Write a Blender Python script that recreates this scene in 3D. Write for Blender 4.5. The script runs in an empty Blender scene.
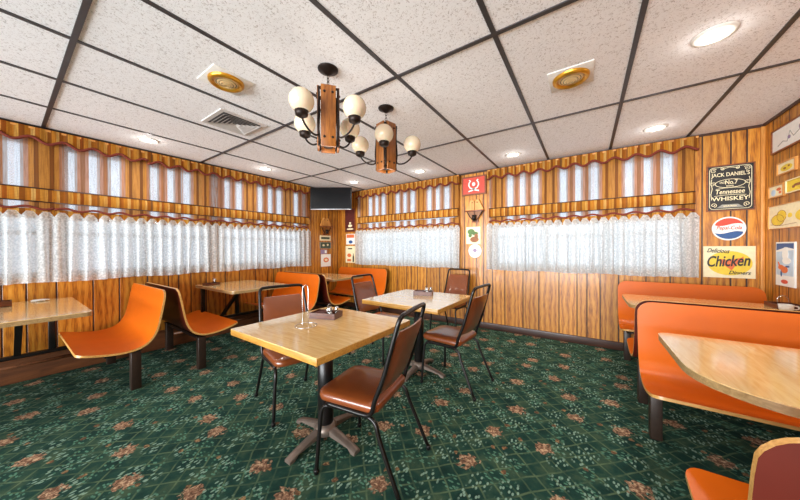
import bpy, bmesh, math, random
from mathutils import Vector, Matrix
random.seed(7)
C = bpy.context.scene.collection
SC = bpy.context.scene
PI = math.pi
CEIL = 2.470

# ------------------------------------------------------------------ camera
def make_camera():
    yaw, pitch, roll = 0.5996, -0.0058, -0.0035
    f = Vector((-math.sin(yaw) * math.cos(pitch), math.cos(yaw) * math.cos(pitch), math.sin(pitch)))
    r0 = Vector((math.cos(yaw), math.sin(yaw), 0)); u0 = r0.cross(f)
    r = r0 * math.cos(roll) + u0 * math.sin(roll)
    u = u0 * math.cos(roll) - r0 * math.sin(roll)
    cd = bpy.data.cameras.new('camera'); co = bpy.data.objects.new('camera', cd); C.objects.link(co)
    M = Matrix((r, u, -f)).transposed().to_4x4(); M.translation = Vector((0, 0, 1.255))
    co.matrix_world = M
    cd.sensor_fit = 'HORIZONTAL'; cd.sensor_width = 36; cd.lens = 273.2 / 800 * 36
    cd.clip_start = 0.05; cd.clip_end = 200
    SC.camera = co
make_camera()

# ------------------------------------------------------------------ world, light, exposure
W = bpy.data.worlds.new('sky'); SC.world = W; W.use_nodes = True
W.node_tree.nodes['Background'].inputs[0].default_value = (0.82, 0.91, 1.0, 1)
W.node_tree.nodes['Background'].inputs[1].default_value = 1.12
SC.view_settings.view_transform = 'Standard'; SC.view_settings.look = 'None'
SC.view_settings.gamma = 1; SC.view_settings.use_curve_mapping = False
SC.view_settings.exposure = 0.15

def area(name, loc, rot, sx, sy, power, col):
    l = bpy.data.lights.new(name, 'AREA'); l.shape = 'RECTANGLE'; l.size = sx; l.size_y = sy
    l.energy = power; l.color = col
    o = bpy.data.objects.new(name, l); C.objects.link(o); o.location = loc; o.rotation_euler = rot
    return o
# added fill light far behind the camera, standing in for the restaurant front
area('front_fill', (-1.5, -8.0, 0.9), (math.radians(99), 0, 0), 9.0, 3.6, 2150, (0.94, 0.98, 1.0))
# daylight pressing on the windows from outside
area('left_daylight', (-5.3, 1.4, 1.6), (0, math.radians(-90), 0), 2.0, 5.5, 18, (0.85, 0.93, 1.0))
area('back_daylight', (-1.5, 5.1, 1.6), (math.radians(-90), 0, 0), 5.6, 2.0, 10, (0.85, 0.93, 1.0))
SPOT_W, SPILL_W, CH_FILL_W = 24, 0.8, 5

# ------------------------------------------------------------------ material helpers
def lin(c):
    return tuple(((v / 255) / 12.92 if v / 255 <= 0.04045 else ((v / 255 + 0.055) / 1.055) ** 2.4) for v in c) + (1,)

class NT:
    def __init__(s, name):
        s.m = bpy.data.materials.new(name); s.m.use_nodes = True
        s.t = s.m.node_tree; s.b = s.t.nodes['Principled BSDF']; s.out = s.t.nodes['Material Output']
    def n(s, typ, **kw):
        nd = s.t.nodes.new(typ)
        for k, v in kw.items(): setattr(nd, k, v)
        return nd
    def put(s, sock, v):
        if hasattr(v, 'is_linked') or hasattr(v, 'links'): s.t.links.new(v, sock)
        else: sock.default_value = v
    def math(s, op, a, b=0.0, c=None, clamp=False):
        nd = s.n('ShaderNodeMath', operation=op); nd.use_clamp = clamp
        s.put(nd.inputs[0], a); s.put(nd.inputs[1], b)
        if c is not None: s.put(nd.inputs[2], c)
        return nd.outputs[0]
    def xyz(s):
        tc = s.n('ShaderNodeTexCoord'); sp = s.n('ShaderNodeSeparateXYZ')
        s.t.links.new(tc.outputs['Object'], sp.inputs[0]); return sp.outputs
    def comb(s, x, y, z):
        nd = s.n('ShaderNodeCombineXYZ')
        for i, v in enumerate((x, y, z)): s.put(nd.inputs[i], v)
        return nd.outputs[0]
    def coord(s): return s.n('ShaderNodeTexCoord').outputs['Object']
    def noise(s, vec, scale, detail=3, rough=.5, dist=0, out=0):
        nd = s.n('ShaderNodeTexNoise'); s.put(nd.inputs['Vector'], vec)
        nd.inputs['Scale'].default_value = scale; nd.inputs['Detail'].default_value = detail
        nd.inputs['Roughness'].default_value = rough; nd.inputs['Distortion'].default_value = dist
        return nd.outputs[out]
    def vor(s, vec, scale, rnd=1.0, feature='F1', dim='3D'):
        nd = s.n('ShaderNodeTexVoronoi', feature=feature, voronoi_dimensions=dim); s.put(nd.inputs['Vector'], vec)
        nd.inputs['Scale'].default_value = scale; nd.inputs['Randomness'].default_value = rnd
        return nd
    def ramp(s, fac, stops, interp='LINEAR'):
        nd = s.n('ShaderNodeValToRGB'); cr = nd.color_ramp; cr.interpolation = interp
        s.put(nd.inputs[0], fac)
        while len(cr.elements) < len(stops): cr.elements.new(0.5)
        for e, (p, c) in zip(cr.elements, stops):
            e.position = p; e.color = c if len(c) == 4 else tuple(c) + (1,)
        return nd.outputs[0]
    def step(s, v, lo, hi):           # smooth 0..1
        nd = s.n('ShaderNodeMapRange', interpolation_type='SMOOTHSTEP'); s.put(nd.inputs[0], v)
        nd.inputs[1].default_value = lo; nd.inputs[2].default_value = hi
        return nd.outputs[0]
    def mix(s, f, a, b, mode='MIX'):
        nd = s.n('ShaderNodeMix', data_type='RGBA', blend_type=mode); s.put(nd.inputs[0], f)
        s.put(nd.inputs[6], a); s.put(nd.inputs[7], b); return nd.outputs[2]
    def bump(s, h, strength=.3, dist=.01):
        nd = s.n('ShaderNodeBump'); nd.inputs['Strength'].default_value = strength
        nd.inputs['Distance'].default_value = dist; s.put(nd.inputs['Height'], h)
        s.t.links.new(nd.outputs[0], s.b.inputs['Normal'])
    def base(s, col, rough=.5, metal=0, coat=0, spec=None):
        s.put(s.b.inputs['Base Color'], col); s.put(s.b.inputs['Roughness'], rough)
        s.b.inputs['Metallic'].default_value = metal; s.b.inputs['Coat Weight'].default_value = coat
        s.b.inputs['Coat Roughness'].default_value = .10
        if coat >= .8: s.b.inputs['Coat IOR'].default_value = 1.62
        if spec is not None: s.b.inputs['Specular IOR Level'].default_value = spec
        return s.m

def simple(name, rgb, rough=.5, metal=0, var=.06, scale=30, coat=0):
    n = NT(name); c = lin(rgb)
    f = n.noise(n.coord(), scale, 3)
    d = tuple(max(0, v * (1 - var * 2)) for v in c[:3]) + (1,)
    l = tuple(min(1, v * (1 + var)) for v in c[:3]) + (1,)
    return n.base(n.ramp(f, [(0.3, d), (0.7, l)]), rough, metal, coat)

M = {}
def mat_panel(name, dark, mid, light):
    n = NT(name); x, y, z = n.xyz()
    per = 1.336
    xs = n.math('ADD', x, 100 * per)
    t = n.math('DIVIDE', xs, per); xm = n.math('MULTIPLY', n.math('FRACT', t), per)
    cell = n.math('FLOOR', t)
    offs = [0.003, 0.14, 0.323, 0.574, 0.779, 1.026, 1.231]
    g = None; idx = n.math('MULTIPLY', cell, 8)
    for o in offs + [offs[0] + per]:
        d = n.math('ABSOLUTE', n.math('SUBTRACT', xm, o))
        g = d if g is None else n.math('MINIMUM', g, d)
    for o in offs: idx = n.math('ADD', idx, n.math('GREATER_THAN', xm, o))
    wn = n.n('ShaderNodeTexWhiteNoise', noise_dimensions='1D'); n.put(wn.inputs['W'], idx)
    rnd = wn.outputs['Value']
    v = n.comb(n.math('ADD', x, n.math('MULTIPLY', rnd, 17)), 0, n.math('ADD', n.math('MULTIPLY', z, 0.22), n.math('MULTIPLY', rnd, 9)))
    w = n.n('ShaderNodeTexWave', wave_type='BANDS', bands_direction='X'); n.put(w.inputs['Vector'], v)
    w.inputs['Scale'].default_value = 5; w.inputs['Distortion'].default_value = 7; w.inputs['Detail'].default_value = 2
    w.inputs['Detail Scale'].default_value = 1.6; w.inputs['Detail Roughness'].default_value = .5
    fine = n.noise(n.comb(n.math('MULTIPLY', x, 9), 0, n.math('MULTIPLY', z, .7)), 14, 3)
    f = n.math('ADD', n.math('MULTIPLY', w.outputs['Fac'], .24), n.math('MULTIPLY', fine, .72))
    col = n.ramp(f, [(0.26, lin(dark)), (0.46, lin(mid)), (0.74, lin(light))])
    knot = n.vor(n.comb(n.math('ADD', x, n.math('MULTIPLY', rnd, 3)), 0, n.math('MULTIPLY', z, .8)), 2.2)
    kf = n.math('SUBTRACT', 1, n.step(knot.outputs['Distance'], .02, .09))
    col = n.mix(n.math('MULTIPLY', kf, .55), col, lin((105, 55, 22)))
    tone = n.math('ADD', .82, n.math('MULTIPLY', rnd, .32))
    hs = n.n('ShaderNodeHueSaturation'); n.put(hs.inputs['Value'], tone); n.put(hs.inputs['Color'], col)
    gm = n.math('SUBTRACT', 1, n.step(g, .004, .008))
    col = n.mix(gm, hs.outputs[0], lin((52, 26, 12)))
    n.base(col, .38, 0, .15)
    n.bump(n.math('SUBTRACT', 1, gm), .6, .004)
    return n.m
M['panel'] = mat_panel('golden_wood_panelling', (126, 68, 18), (188, 118, 34), (212, 150, 58))

def mat_wood(name, dark, light, axis='x', scale=1.0, rough=.4, coat=.1):
    n = NT(name); x, y, z = n.xyz()
    a = {'x': (.12, 1, 1), 'y': (1, .12, 1), 'z': (1, 1, .12)}[axis]
    v = n.comb(n.math('MULTIPLY', x, a[0]), n.math('MULTIPLY', y, a[1]), n.math('MULTIPLY', z, a[2]))
    f = n.noise(v, 28 * scale, 4, .55, 1.2)
    return n.base(n.ramp(f, [(0.3, lin(dark)), (0.7, lin(light))]), rough, 0, coat)
M['table_top'] = mat_wood('light_oak_laminate', (218, 172, 104), (242, 206, 142), 'x', 1.3, .22, 1.0)
M['table_edge'] = mat_wood('golden_oak_edge', (158, 108, 42), (192, 142, 66), 'x', 2, .35)
M['booth_edge'] = mat_wood('greyish_tan_edge', (146, 116, 74), (184, 152, 104), 'x', 2, .4)
M['booth_top'] = mat_wood('pale_oak_laminate', (226, 184, 118), (244, 214, 158), 'y', 1.3, .22, 1.0)
M['dark_trim'] = mat_wood('dark_brown_skirting', (44, 22, 12), (72, 38, 22), 'x', 1, .45)
M['plinth'] = mat_wood('dull_brown_plinth', (84, 48, 26), (120, 72, 40), 'x', 1, .5)
M['corner_wood'] = mat_wood('golden_corner_moulding', (186, 116, 46), (222, 158, 82), 'z', 1, .4)
M['frame_wood'] = mat_wood('reddish_frame_wood', (96, 46, 20), (150, 80, 36), 'x', 2, .4)
M['caddy_wood'] = mat_wood('brown_caddy_wood', (66, 30, 13), (106, 52, 23), 'x', 2, .4)
M['lamp_wood'] = mat_wood('amber_lamp_wood', (112, 60, 18), (158, 96, 36), 'z', 1.5, .4)
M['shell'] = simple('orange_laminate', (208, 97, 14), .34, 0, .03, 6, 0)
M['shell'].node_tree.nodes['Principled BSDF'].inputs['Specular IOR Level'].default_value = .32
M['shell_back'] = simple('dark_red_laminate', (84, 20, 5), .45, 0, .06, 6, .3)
M['ply'] = mat_wood('plywood_edge', (186, 130, 62), (224, 176, 104), 'x', 3, .4)
M['black'] = simple('black_metal', (22, 20, 20), .35, .2, .1)
M['leg_brown'] = simple('dark_brown_leg_metal', (48, 34, 26), .4, .2, .1)
M['bronze_dark'] = simple('black_painted_tube', (24, 20, 19), .3, .3, .1)
M['iron'] = simple('blackened_iron', (40, 28, 22), .45, .6, .2)
M['base_metal'] = simple('worn_brown_metal', (128, 114, 104), .42, .6, .12, 12)
M['chrome'] = simple('chrome', (200, 200, 200), .15, 1, .03)
M['vinyl'] = simple('reddish_brown_vinyl', (124, 62, 28), .3, 0, .1, 5, .5)
M['grid'] = simple('dark_grey_ceiling_bars', (70, 68, 70), .4, .4, .08)
M['white_plastic'] = simple('white_plastic', (228, 224, 216), .5)
M['vent_metal'] = simple('white_vent_metal', (205, 200, 196), .4, .1)
M['vent_dark'] = simple('dark_duct', (58, 54, 54), .6)
M['brass'] = simple('yellow_brass', (206, 150, 44), .28, .7, .1, 12)
M['pale_brass'] = simple('pale_brass', (236, 206, 150), .35, .3, .1, 12)
M['white_frame'] = simple('white_window_frame', (214, 214, 214), .45)
M['braid'] = simple('rust_red_braid', (118, 42, 22), .8, 0, .2, 120)
M['rod'] = simple('dark_blind_rod', (66, 38, 22), .6)
M['tv_screen'] = simple('dark_glossy_screen', (8, 7, 9), .25, 0, .1, 3)
M['tv_screen'].node_tree.nodes['Principled BSDF'].inputs['Specular IOR Level'].default_value = .12
M['silver'] = simple('silver_plastic', (150, 148, 150), .35, .5)
M['white_print'] = simple('white_print', (236, 234, 228), .6, 0, .02)
M['cream'] = simple('cream_print', (236, 222, 182), .55, 0, .04)
M['yellow'] = simple('yellow_print', (228, 196, 60), .55, 0, .05)
M['orange_print'] = simple('orange_print', (216, 108, 60), .55, 0, .05)
M['red_print'] = simple('red_print', (206, 70, 50), .5, 0, .05)
M['blue_print'] = simple('blue_print', (44, 84, 140), .5, 0, .05)
M['pale_blue'] = simple('pale_blue_print', (188, 208, 226), .55, 0, .08, 14)
M['black_print'] = simple('black_print', (26, 24, 22), .4, 0, .05)
M['grey_print'] = simple('grey_print', (150, 148, 140), .6)
M['green_print'] = simple('green_print', (88, 118, 60), .6, 0, .2, 40)
M['dark_green'] = simple('dark_green_print', (70, 84, 66), .6, 0, .25, 40)
M['brown_print'] = simple('brown_print', (150, 92, 52), .6, 0, .2, 40)
M['lilac'] = simple('lilac_print', (150, 130, 160), .6)
M['maroon'] = simple('maroon_print', (88, 30, 26), .5, 0, .2, 30)
M['salt'] = simple('white_salt', (235, 235, 232), .6)
M['pepper'] = simple('grey_pepper', (60, 54, 50), .7)

def mat_globe():
    n = NT('cream_opal_glass'); n.base(lin((216, 198, 170)), .25, 0, .2)
    n.b.inputs['Subsurface Weight'].default_value = 0.25
    n.b.inputs['Emission Color'].default_value = lin((255, 232, 196)); n.b.inputs['Emission Strength'].default_value = .02
    return n.m
M['globe'] = mat_globe()
def mat_glow():
    n = NT('lit_lamp_lens'); n.base((1, 1, 1, 1), .4)
    n.b.inputs['Emission Color'].default_value = (1, .93, .82, 1); n.b.inputs['Emission Strength'].default_value = 6
    return n.m
M['glow'] = mat_glow()
def mat_glass(name, tint=(1, 1, 1, 1)):
    n = NT(name); tr = n.n('ShaderNodeBsdfTransparent'); tr.inputs[0].default_value = tint
    gl = n.n('ShaderNodeBsdfGlossy'); gl.inputs['Roughness'].default_value = .05
    mx = n.n('ShaderNodeMixShader'); mx.inputs[0].default_value = .08
    n.t.links.new(tr.outputs[0], mx.inputs[1]); n.t.links.new(gl.outputs[0], mx.inputs[2])
    n.t.links.new(mx.outputs[0], n.out.inputs[0]); return n.m
M['pane'] = mat_glass('clear_window_glass', (.97, .98, 1, 1))
M['shaker_glass'] = mat_glass('clear_shaker_glass', (.86, .88, .88, 1))

def mat_ceiling():
    n = NT('fissured_ceiling_tile'); v = n.coord()
    f = n.noise(v, 70, 5, .62, 1.5)
    f2 = n.noise(v, 3, 2)
    spk = n.math('SUBTRACT', 1, n.step(f, .38, .46))
    col = n.mix(n.math('MULTIPLY', spk, .5), lin((248, 248, 250)), lin((120, 104, 94)))
    col = n.mix(n.math('MULTIPLY', f2, .12), col, lin((236, 232, 230)))
    n.base(col, .9, 0, 0, .2); n.bump(f, .25, .004); return n.m
M['ceiling'] = mat_ceiling()

def mat_carpet():
    n = NT('green_floral_carpet'); x, y, z = n.xyz()
    wob = n.noise(n.coord(), 5, 2, .5); wob2 = n.math('MULTIPLY', n.math('SUBTRACT', wob, .5), .05)
    base = n.ramp(n.noise(n.coord(), 7, 4, .6), [(.3, lin((20, 48, 44))), (.5, lin((35, 71, 61))), (.68, lin((68, 92, 70)))])
    fine = n.noise(n.coord(), 260, 2)
    # lattice of thin pale lines at 45 degrees
    a = n.math('ADD', n.math('ADD', x, y), wob2); b = n.math('ADD', n.math('SUBTRACT', x, y), wob2)
    per = .118
    def line(u):
        fr = n.math('FRACT', n.math('DIVIDE', n.math('ADD', u, 100), per))
        d = n.math('ABSOLUTE', n.math('SUBTRACT', fr, .5))
        return n.math('SUBTRACT', 1, n.step(d, .03, .085))
    la = n.math('MAXIMUM', line(a), line(b))
    brk = n.step(n.noise(n.coord(), 11, 3), .38, .6)
    la = n.math('MULTIPLY', la, n.math('ADD', .15, n.math('MULTIPLY', brk, .38)))
    col = n.mix(la, base, lin((120, 142, 104)))
    # leaf sprays: small elongated cells kept only near spray centres
    def leaves(scx, scy, seed, col, colr, thr):
        v = n.comb(n.math('ADD', n.math('MULTIPLY', x, scx), seed), n.math('ADD', n.math('MULTIPLY', y, scy), seed), 0)
        vo = n.vor(v, 1.0, 1.0, dim='2D')
        lf = n.math('SUBTRACT', 1, n.step(vo.outputs['Distance'], .20, .30))
        sp = n.vor(n.comb(n.math('ADD', x, seed), y, 0), 5.6, .8, dim='2D')
        near = n.math('SUBTRACT', 1, n.step(sp.outputs['Distance'], thr * .6, thr))
        return n.mix(n.math('MULTIPLY', n.math('MULTIPLY', lf, near), .85), col, lin(colr))
    col = leaves(44, 24, 3.1, col, (150, 184, 164), .40)
    col = leaves(26, 46, 7.7, col, (96, 146, 122), .38)
    # rose clusters on a loose staggered grid
    def roses(scale, seed, r, c1, c2, col, rnd=.55):
        v2 = n.comb(n.math('ADD', n.math('ADD', x, seed), wob2), n.math('ADD', y, wob2), 0)
        vo = n.vor(v2, scale, rnd, dim='2D')
        dist = n.math('ADD', vo.outputs['Distance'], n.math('MULTIPLY', n.math('SUBTRACT', n.noise(n.coord(), 38, 3), .5), r * 2.4))
        m = n.math('SUBTRACT', 1, n.step(dist, r * .8, r))
        pet = n.noise(n.coord(), 48, 3, .6, .8)
        rc = n.ramp(pet, [(.36, lin((92, 66, 52))), (.5, lin(c1)), (.66, lin(c2))])
        return n.mix(m, col, rc)
    col = roses(2.7, 1.37, .15, (152, 114, 90), (224, 192, 154), col)
    col = roses(4.2, 5.2, .065, (124, 92, 66), (180, 150, 106), col, .9)
    col = n.mix(n.math('MULTIPLY', fine, .35), col, lin((10, 26, 22)))
    n.base(col, .95, 0, 0, .15); n.bump(fine, .5, .004); return n.m
M['carpet'] = mat_carpet()

STR = [(0, (196, 141, 65)), (.03, (131, 77, 34)), (.07, (185, 122, 46)), (.11, (208, 162, 90)), (.14, (147, 87, 34)), (.19, (108, 77, 48)),
       (.22, (199, 142, 63)), (.27, (176, 105, 35)), (.31, (203, 154, 81)), (.34, (127, 65, 29)), (.38, (189, 127, 51)), (.43, (212, 169, 101)),
       (.46, (160, 97, 37)), (.52, (115, 77, 40)), (.55, (194, 134, 54)), (.60, (208, 159, 82)), (.64, (154, 82, 32)), (.68, (192, 129, 48)),
       (.74, (207, 157, 78)), (.78, (135, 77, 31)), (.83, (183, 119, 43)), (.88, (210, 166, 95)), (.92, (165, 100, 40)), (.96, (189, 131, 54))]
def cloth_mix(n, col, translucent, transparent):
    dif = n.n('ShaderNodeBsdfDiffuse'); n.put(dif.inputs[0], col)
    tl = n.n('ShaderNodeBsdfTranslucent'); n.put(tl.inputs[0], col)
    tp = n.n('ShaderNodeBsdfTransparent')
    m1 = n.n('ShaderNodeMixShader'); n.put(m1.inputs[0], translucent)
    n.t.links.new(dif.outputs[0], m1.inputs[1]); n.t.links.new(tl.outputs[0], m1.inputs[2])
    m2 = n.n('ShaderNodeMixShader'); n.put(m2.inputs[0], transparent)
    n.t.links.new(m1.outputs[0], m2.inputs[1]); n.t.links.new(tp.outputs[0], m2.inputs[2])
    n.t.links.new(m2.outputs[0], n.out.inputs[0]); return n.m
def mat_stripe():
    n = NT('woven_gold_brown_stripes'); x, y, z = n.xyz()
    fr = n.math('FRACT', n.math('DIVIDE', n.math('ADD', x, 50), .67))
    col = n.ramp(fr, [(p, lin(c)) for p, c in STR], 'CONSTANT')
    th_ = n.noise(n.comb(n.math('MULTIPLY', x, 90), 0, n.math('MULTIPLY', z, 6)), 1.0, 2)
    fat = n.noise(n.comb(n.math('MULTIPLY', x, 22), 3, 0), 1.0, 1)
    col = n.mix(n.math('MULTIPLY', n.step(th_, .42, .62), .38), col, lin((120, 70, 34)))
    col = n.mix(n.math('MULTIPLY', n.step(fat, .5, .7), .35), col, lin((196, 116, 46)))
    wv = n.math('FRACT', n.math('MULTIPLY', z, 70)); w = n.step(n.math('ABSOLUTE', n.math('SUBTRACT', wv, .5)), .25, .5)
    col = n.mix(n.math('MULTIPLY', w, .3), col, lin((110, 66, 26)))
    return cloth_mix(n, col, .25, 0.0)
M['stripe'] = mat_stripe()
def mat_shade():
    n = NT('open_weave_shade'); x, y, z = n.xyz()
    fr = n.math('FRACT', n.math('DIVIDE', n.math('ADD', x, 50), .67))
    L_, B_, P_, G_, O_, K_ = (214, 222, 232), (146, 98, 64), (176, 126, 98), (160, 146, 138), (188, 130, 62), (118, 74, 42)
    stops = [(0, O_), (.05, K_), (.09, O_), (.14, P_), (.17, G_), (.19, L_), (.29, G_), (.32, P_), (.35, B_), (.40, P_), (.44, L_), (.53, G_), (.56, P_),
             (.60, B_), (.65, G_), (.69, L_), (.79, G_), (.82, P_), (.86, O_), (.91, K_), (.95, O_)]
    col = n.ramp(fr, [(p, lin(c)) for p, c in stops], 'CONSTANT')
    A = {L_: .62, G_: .26, P_: .10, B_: .05, O_: .02, K_: .01}
    al = n.ramp(fr, [(p, (A[c],) * 3) for p, c in stops], 'CONSTANT')
    th_ = n.noise(n.comb(n.math('MULTIPLY', x, 90), 0, n.math('MULTIPLY', z, 6)), 1.0, 2)
    fat = n.noise(n.comb(n.math('MULTIPLY', x, 22), 3, 0), 1.0, 1)
    col = n.mix(n.math('MULTIPLY', n.step(th_, .42, .62), .38), col, lin((120, 70, 34)))
    col = n.mix(n.math('MULTIPLY', n.step(fat, .5, .7), .35), col, lin((196, 116, 46)))
    wv = n.math('FRACT', n.math('MULTIPLY', z, 70)); w = n.step(n.math('ABSOLUTE', n.math('SUBTRACT', wv, .5)), .25, .5)
    al = n.math('MULTIPLY', al, n.math('SUBTRACT', 1, n.math('MULTIPLY', w, .5)))
    col = n.mix(n.math('MULTIPLY', w, .3), col, lin((120, 86, 60)))
    return cloth_mix(n, col, .35, al)
M['shade'] = mat_shade()
def mat_sheer():
    n = NT('white_lace_sheer'); v = n.coord()
    lace = n.step(n.noise(v, 60, 3, .6), .38, .66)
    col = n.mix(lace, lin((208, 212, 213)), lin((234, 236, 236)))
    lw = n.n('ShaderNodeLayerWeight'); lw.inputs[0].default_value = .5
    face = n.math('SUBTRACT', 1, lw.outputs['Facing'])          # cloth seen edge-on is denser
    al = n.math('MULTIPLY', n.math('SUBTRACT', .40, n.math('MULTIPLY', lace, .22)), n.math('POWER', face, 2.0))
    return cloth_mix(n, col, .40, al)
M['sheer'] = mat_sheer()

# ------------------------------------------------------------------ mesh helpers
class MB:
    def __init__(s): s.bm = bmesh.new()
    def _new(s, before, mi, smooth):
        for f in s.bm.faces:
            if f not in before: f.material_index = mi; f.smooth = smooth
    def merge(s, bm2, mi=0, smooth=False, mat=None):
        if mat is not None: bmesh.ops.transform(bm2, matrix=mat, verts=bm2.verts)
        vm = {}
        for v in bm2.verts: vm[v] = s.bm.verts.new(v.co)
        for f in bm2.faces:
            try: nf = s.bm.faces.new([vm[v] for v in f.verts])
            except ValueError: continue
            nf.material_index = mi if mi is not None else f.material_index; nf.smooth = smooth
        bm2.free(); return s
    def box(s, x0, x1, y0, y1, z0, z1, bev=0, mi=0, seg=2, mat=None):
        b = bmesh.new(); bmesh.ops.create_cube(b, size=1)
        for v in b.verts:
            v.co = Vector(((x0 + x1) / 2 + v.co.x * (x1 - x0), (y0 + y1) / 2 + v.co.y * (y1 - y0), (z0 + z1) / 2 + v.co.z * (z1 - z0)))
        if bev: bmesh.ops.bevel(b, geom=b.edges[:], offset=bev, segments=seg, affect='EDGES', profile=.5)
        return s.merge(b, mi, bev > 0, mat)
    def bar(s, p, q, w, h, mi=0, bev=0):      # rectangular bar between two points
        p, q = Vector(p), Vector(q); d = q - p; L = d.length
        m = Matrix.Translation((p + q) / 2) @ d.to_track_quat('X', 'Z').to_matrix().to_4x4()
        return s.box(-L / 2, L / 2, -w / 2, w / 2, -h / 2, h / 2, bev, mi, 1, m)
    def lathe(s, prof, seg=20, mi=0, mat=None, smooth=True):
        b = bmesh.new(); rings = []
        for r, z in prof:
            if r < 1e-6: rings.append([b.verts.new((0, 0, z))])
            else: rings.append([b.verts.new((r * math.cos(2 * PI * k / seg), r * math.sin(2 * PI * k / seg), z)) for k in range(seg)])
        for A, B in zip(rings, rings[1:]):
            for k in range(seg):
                k2 = (k + 1) % seg
                if len(A) == 1 and len(B) == 1: break
                if len(A) == 1: b.faces.new((A[0], B[k], B[k2]))
                elif len(B) == 1: b.faces.new((A[k], B[0], A[k2]))
                else: b.faces.new((A[k], B[k], B[k2], A[k2]))
        bmesh.ops.recalc_face_normals(b, faces=b.faces)
        return s.merge(b, mi, smooth, mat)
    def tube(s, pts, r, seg=8, mi=0, closed=False, cap=True):
        pts = [Vector(p) for p in pts]; b = bmesh.new(); rings = []; n = len(pts); prev = None
        for i, p in enumerate(pts):
            if closed: t = (pts[(i + 1) % n] - pts[i - 1]).normalized()
            else: t = (pts[min(i + 1, n - 1)] - pts[max(i - 1, 0)]).normalized()
            if prev is None:
                a = Vector((0, 0, 1)) if abs(t.z) < .9 else Vector((1, 0, 0)); u = t.cross(a).normalized()
            else: u = (prev - t * prev.dot(t)).normalized()
            prev = u; w = t.cross(u)
            rr = r[i] if isinstance(r, (list, tuple)) else r
            rings.append([b.verts.new(p + (u * math.cos(2 * PI * k / seg) + w * math.sin(2 * PI * k / seg)) * rr) for k in range(seg)])
        pairs = list(zip(rings, rings[1:])) + ([(rings[-1], rings[0])] if closed else [])
        for A, B in pairs:
            for k in range(seg): b.faces.new((A[k], A[(k + 1) % seg], B[(k + 1) % seg], B[k]))
        if cap and not closed: b.faces.new(rings[0][::-1]); b.faces.new(rings[-1])
        bmesh.ops.recalc_face_normals(b, faces=b.faces)
        return s.merge(b, mi, True)
    def prism(s, poly, d0, d1, axis='z', mi=0, bev=0, smooth=False, mat=None):   # polygon extruded along an axis
        b = bmesh.new()
        def P(u, v, d): return {'z': (u, v, d), 'y': (u, d, v), 'x': (d, u, v)}[axis]
        A = [b.verts.new(P(u, v, d0)) for u, v in poly]; B = [b.verts.new(P(u, v, d1)) for u, v in poly]
        n = len(poly)
        b.faces.new(A[::-1]); b.faces.new(B)
        for k in range(n): b.faces.new((A[k], A[(k + 1) % n], B[(k + 1) % n], B[k]))
        bmesh.ops.recalc_face_normals(b, faces=b.faces)
        if bev: bmesh.ops.bevel(b, geom=[e for e in b.edges], offset=bev, segments=2, affect='EDGES', profile=.5)
        return s.merge(b, mi, smooth, mat)
    def grid(s, fn, nu, nv, mi=0, smooth=True):
        V = [[s.bm.verts.new(fn(i / nu, j / nv)) for j in range(nv + 1)] for i in range(nu + 1)]
        for i in range(nu):
            for j in range(nv):
                f = s.bm.faces.new((V[i][j], V[i + 1][j], V[i + 1][j + 1], V[i][j + 1])); f.material_index = mi; f.smooth = smooth
        return s
    def build(s, name, mats, parent=None, loc=None, rz=0):
        me = bpy.data.meshes.new(name); s.bm.to_mesh(me); s.bm.free()
        if not isinstance(mats, (list, tuple)): mats = [mats]
        for m in mats: me.materials.append(M[m] if isinstance(m, str) else m)
        o = bpy.data.objects.new(name, me); C.objects.link(o)
        if parent is not None: o.parent = parent
        if loc is not None: o.location = loc
        if rz: o.rotation_euler = (0, 0, rz)
        return o

def autosmooth(o, ang=40):
    me = o.data
    me.polygons.foreach_set('use_smooth', [True] * len(me.polygons))
    me.set_sharp_from_angle(angle=math.radians(ang))
    return o
def tag(o, label=None, cat=None, group=None, kind=None):
    if label: o['label'] = label
    if cat: o['category'] = cat
    if group: o['group'] = group
    if kind: o['kind'] = kind
    return o
def thing(name, label, cat, loc=(0, 0, 0), rz=0, group=None):
    o = bpy.data.objects.new(name, None); C.objects.link(o); o.empty_display_size = .1
    o.location = loc; o.rotation_euler = (0, 0, rz); return tag(o, label, cat, group)
def struct(o): o['kind'] = 'structure'; return o
def children(o): return [c for c in C.objects if c.parent == o]
def copy_thing(root, loc, rz, label, group=None):
    kids = [(ch, children(ch)) for ch in children(root)]
    r = root.copy(); C.objects.link(r); r.location = loc; r.rotation_euler = (0, 0, rz); r['label'] = label
    if group: r['group'] = group
    for ch, sub in kids:
        c = ch.copy(); C.objects.link(c); c.parent = r
        for g in sub:
            d = g.copy(); C.objects.link(d); d.parent = c
    return r
def rrect(x0, x1, y0, y1, rad, n=5):
    if not isinstance(rad, (list, tuple)): rad = [rad] * 4      # corners: (x0,y0) (x1,y0) (x1,y1) (x0,y1)
    out = []
    for (cx, cy, a0), r in zip(((x0, y0, PI), (x1, y0, 1.5 * PI), (x1, y1, 0), (x0, y1, .5 * PI)), rad):
        ox = cx + (r if cx == x0 else -r); oy = cy + (r if cy == y0 else -r)
        for k in range(n + 1):
            a = a0 + k / n * PI / 2; out.append((ox + r * math.cos(a), oy + r * math.sin(a)))
    return out
def ell(cx, cy, rx, ry, n=28, a0=0, a1=2 * PI): return [(cx + rx * math.cos(a0 + (a1 - a0) * k / n), cy + ry * math.sin(a0 + (a1 - a0) * k / n)) for k in range(n if abs(a1 - a0 - 2 * PI) < 1e-6 else n + 1)]
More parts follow.
